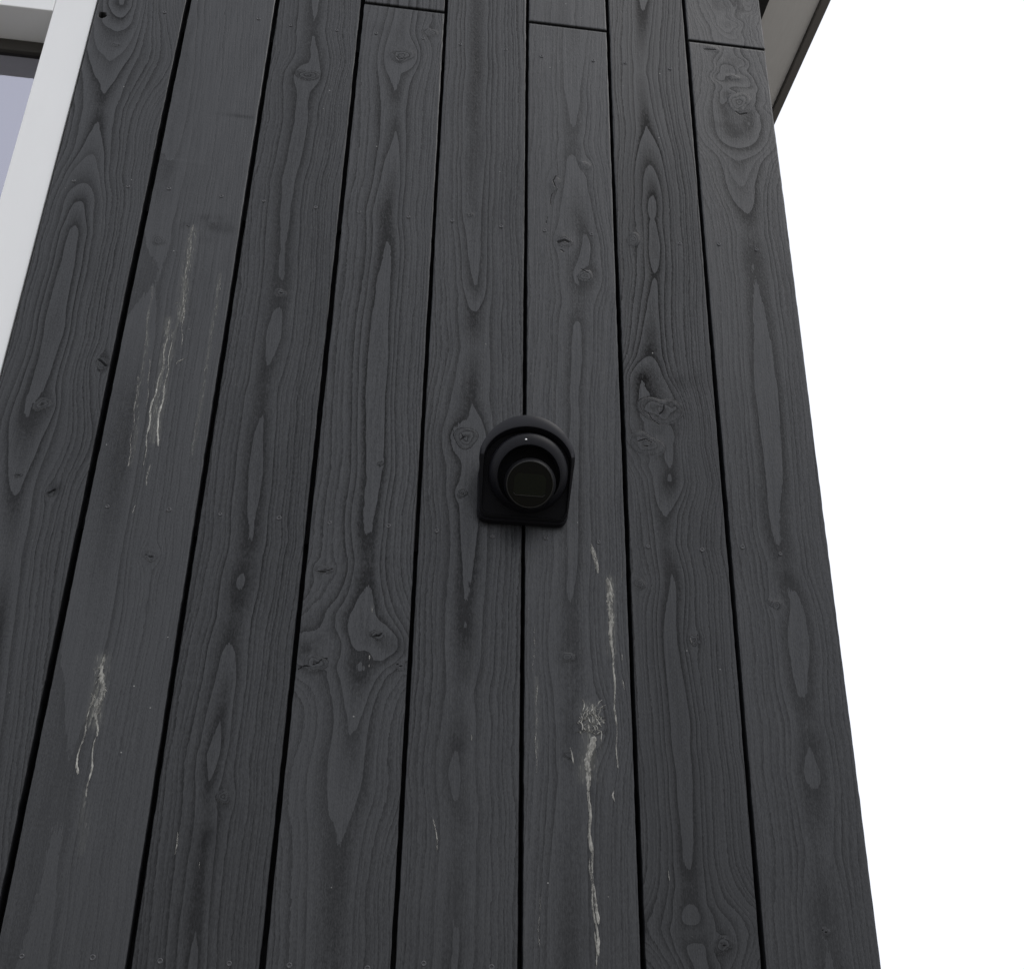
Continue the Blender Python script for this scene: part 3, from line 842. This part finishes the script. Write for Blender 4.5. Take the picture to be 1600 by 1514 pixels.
def loft(name, rings, mat, parent, N=64, cap0=False, cap1=False, smooth=True, u0=None, v0=None, sharp=None):
    """rings: (dv, w, radius, tilt deg, du); every ring is a circle facing out of the wall, tipped down by tilt"""
    vs, fs = [], []
    for r in rings:
        dv, w, R, t = r[:4]
        du = r[4] if len(r) > 4 else 0.0
        yaw = math.radians(r[5]) if len(r) > 5 else 0.0
        t = math.radians(t)
        for j in range(N):
            a = 2 * math.pi * j / N
            x, y, z = R * math.cos(a), R * math.sin(a), 0.0
            y, z = y * math.cos(t), y * math.sin(t)
            x, z = x * math.cos(yaw) , z + x * math.sin(yaw)
            vs.append((cu + du + x, cv + dv + y, w + z))
    for q in range(len(rings) - 1):
        o = q * N
        for j in range(N):
            k = (j + 1) % N
            fs.append((o + j, o + k, o + N + k, o + N + j))
    if cap0:
        fs.append(tuple(reversed(range(N))))
    if cap1:
        o = (len(rings) - 1) * N
        fs.append(tuple(o + j for j in range(N)))
    o = build(name, vs, fs, mat, parent, smooth)
    if smooth:
        o.data.set_sharp_from_angle(angle=math.radians(38))
    return o


def d_outline(R, bottom, cr, n=40):
    pts = []
    for j in range(n + 1):
        a = math.pi * j / n
        pts.append((R * math.cos(a), R * math.sin(a)))
    for j in range(9):
        a = math.pi + math.pi / 2 * j / 8
        pts.append((-R + cr + cr * math.cos(a), -bottom + cr + cr * math.sin(a)))
    for j in range(9):
        a = 1.5 * math.pi + math.pi / 2 * j / 8
        pts.append((R - cr + cr * math.cos(a), -bottom + cr + cr * math.sin(a)))
    return pts


def d_plate(name, layers, mat, parent):
    vs, fs = [], []
    n = None
    for (R, bottom, cr, w) in layers:
        p = d_outline(R, bottom, cr); n = len(p)
        vs += [(cu + x, cv + y, w) for (x, y) in p]
    for q in range(len(layers) - 1):
        for j in range(n):
            k = (j + 1) % n
            fs.append((q * n + j, q * n + k, (q + 1) * n + k, (q + 1) * n + j))
    o = (len(layers) - 1) * n
    fs.append(tuple(o + j for j in range(n)))
    ob = build(name, vs, fs, mat, parent, True)
    ob.data.set_sharp_from_angle(angle=math.radians(38))
    return ob


def wedge(name, layers, mat, parent, cap=True, low=None):
    """D outlines (half width, arch height, bottom, corner radius) on a plane w = w0 + slope * height"""
    vs, fs = [], []
    for lay in layers:
        R, ry, bottom, cr, w0, sl = lay[:6]
        fl = lay[6] if len(lay) > 6 else 0.0
        p = d_outline(R, bottom, cr); n = len(p)
        p = [(x * (1 + fl * min(1.0, max(0.0, (y + 0.022) / 0.040))), y * ry / R if y > 0 else y) for (x, y) in p]
        vs += [(cu + x, cv + y, w0 + sl * (y + 0.066)) for (x, y) in p]
    for q in range(len(layers) - 1):
        for j in range(n):
            k = (j + 1) % n
            fs.append((q * n + j, q * n + k, (q + 1) * n + k, (q + 1) * n + j))
    o = (len(layers) - 1) * n
    if cap:
        fs.append(tuple(o + j for j in range(n)))
    ob = build(name, vs, fs, mat, parent, True)
    if low:                                                    # blacker material below the hood, shade put into the colour
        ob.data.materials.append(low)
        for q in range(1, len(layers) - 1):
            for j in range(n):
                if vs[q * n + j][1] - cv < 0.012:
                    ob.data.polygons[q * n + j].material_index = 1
    ob.data.set_sharp_from_angle(angle=math.radians(30))
    return ob


wedge('mounting_plate', [(0.0605, 0.0605, 0.0660, 0.014, 0.0015, 0), (0.0605, 0.0605, 0.0660, 0.014, 0.0105, 0), (0.0598, 0.0598, 0.0652, 0.0135, 0.0118, 0)], M['collar'], secam)
# wedge shaped housing, thicker at the top, its front tipped down; a rounded brow over the front
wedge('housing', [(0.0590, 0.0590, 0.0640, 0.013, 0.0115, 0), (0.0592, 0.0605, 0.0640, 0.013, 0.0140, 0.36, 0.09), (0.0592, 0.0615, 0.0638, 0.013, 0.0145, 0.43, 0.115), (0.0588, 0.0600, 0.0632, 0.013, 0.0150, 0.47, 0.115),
                  (0.0580, 0.0535, 0.0625, 0.0125, 0.0155, 0.505, 0.09), (0.0570, 0.0440, 0.0618, 0.012, 0.0158, 0.54, 0.05), (0.0566, 0.0425, 0.0614, 0.012, 0.0155, 0.545, 0.045), (0.0560, 0.0415, 0.0610, 0.012, 0.0150, 0.46, 0.03)], M['camera'], secam, False, M['front_shade'])
wedge('shaded_front', [(0.0559, 0.0414, 0.0609, 0.012, 0.0149, 0.455, 0.03), (0.0555, 0.0410, 0.0605, 0.012, 0.0146, 0.43, 0.03)], M['front_shade'], secam)  # front face of the housing, its shade painted in with the blacker material
T = 28
loft('collar', [(-0.0085, 0.0340, 0.0525, T, 0.002), (-0.0105, 0.0440, 0.0525, T, 0.002), (-0.0120, 0.0480, 0.0520, T, 0.002), (-0.0140, 0.0515, 0.0500, T, 0.002), (-0.0175, 0.0545, 0.0460, T, 0.0015),
                (-0.0205, 0.0560, 0.0425, T, 0.001), (-0.0215, 0.0560, 0.0412, T, 0.001), (-0.0212, 0.0535, 0.0405, T, 0.001), (-0.016, 0.043, 0.0400, T, 0.001)], M['collar'], secam)
# eyeball aimed down towards the path
RB = 0.0338
aim = Vector((-0.12, -0.49, 0.86)).normalized()
ec = Vector((0.0, -0.042, 0.072)) - aim * 0.0145
ax1 = Vector((1, 0, 0)); ax1 = (ax1 - aim * ax1.dot(aim)).normalized()
ax2 = aim.cross(ax1)


def eye_pt(x, y, z):
    p = ec + ax1 * x + ax2 * y + aim * z
    return (cu + p.x, cv + p.y, p.z)


def eye_lathe(name, prof, mat, parent, N=56, cap=True):
    vs, fs = [], []
    for (r, h) in prof:
        for j in range(N):
            a = 2 * math.pi * j / N
            vs.append(eye_pt(r * math.cos(a), r * math.sin(a), h))
    for q in range(len(prof) - 1):
        for j in range(N):
            k = (j + 1) % N
            fs.append((q * N + j, q * N + k, (q + 1) * N + k, (q + 1) * N + j))
    if cap:
        o = (len(prof) - 1) * N
        fs.append(tuple(o + j for j in range(N)))
    ob = build(name, vs, fs, mat, parent, True)
    ob.data.set_sharp_from_angle(angle=math.radians(32))
    return ob


prof = [(RB * math.cos(a), RB * math.sin(a)) for a in [math.radians(d) for d in range(-60, 25, 4)]]
rf = prof[-1][0]
prof += [(rf - 0.0006, prof[-1][1] + 0.001)]
eyeball = eye_lathe('eyeball', prof, M['eyeball'], secam)
hf = prof[-1][1]
eye_lathe('bezel_ring', [(rf - 0.0007, hf - 0.0005), (rf - 0.0008, hf + 0.0012), (rf - 0.0016, hf + 0.0014), (rf - 0.0018, hf + 0.0004)], M['ring'], eyeball, cap=False)
eye_lathe('lens_cover', [(rf - 0.0018, hf + 0.0002), (rf - 0.0019, hf + 0.0006), (0.024, hf + 0.0009)], M['lens'], eyeball)


def eye_poly(name, pts, h0, h1, mat, parent):
    n = len(pts)
    vs = [eye_pt(x, y, h0) for x, y in pts] + [eye_pt(x, y, h1) for x, y in pts]
    fs = [(j, (j + 1) % n, n + (j + 1) % n, n + j) for j in range(n)] + [tuple(n + j for j in range(n))]
    return build(name, vs, fs, mat, parent)


def rrect(x0, x1, y0, y1, c):
    return [(x1, y0 + c), (x1, y1 - c), (x1 - c, y1), (x0 + c, y1), (x0, y1 - c), (x0, y0 + c), (x0 + c, y0), (x1 - c, y0)]


eye_poly('sensor_window', rrect(-0.0205, 0.0205, -0.0145, 0.0135, 0.005), hf + 0.0005, hf + 0.0013, M['lensin'], eyeball)
eye_poly('window_edge', [(-0.0175, -0.0150), (0.0175, -0.0150), (0.0205, -0.0120), (0.0200, -0.0117), (0.0172, -0.0143), (-0.0172, -0.0143), (-0.0200, -0.0117), (-0.0205, -0.0120)], hf + 0.0010, hf + 0.0021, M['ring'], eyeball)
# small bright screw in the collar
su_, sv_, sw_ = -0.0060, 0.0215, 0.0760
vs, fs = [], []
for (r, h) in ((0.0017, -0.003), (0.0017, 0.0), (0.0012, 0.0008), (0.0004, 0.0010)):
    vs += [(cu + su_ + r * math.cos(6.2832 * j / 10), cv + sv_ + r * math.sin(6.2832 * j / 10), sw_ + h) for j in range(10)]
for q in range(3):
    fs += [(q * 10 + j, q * 10 + (j + 1) % 10, q * 10 + 10 + (j + 1) % 10, q * 10 + 10 + j) for j in range(10)]
fs.append(tuple(30 + j for j in range(10)))
build('set_screw', vs, fs, M['steel'], secam, True)
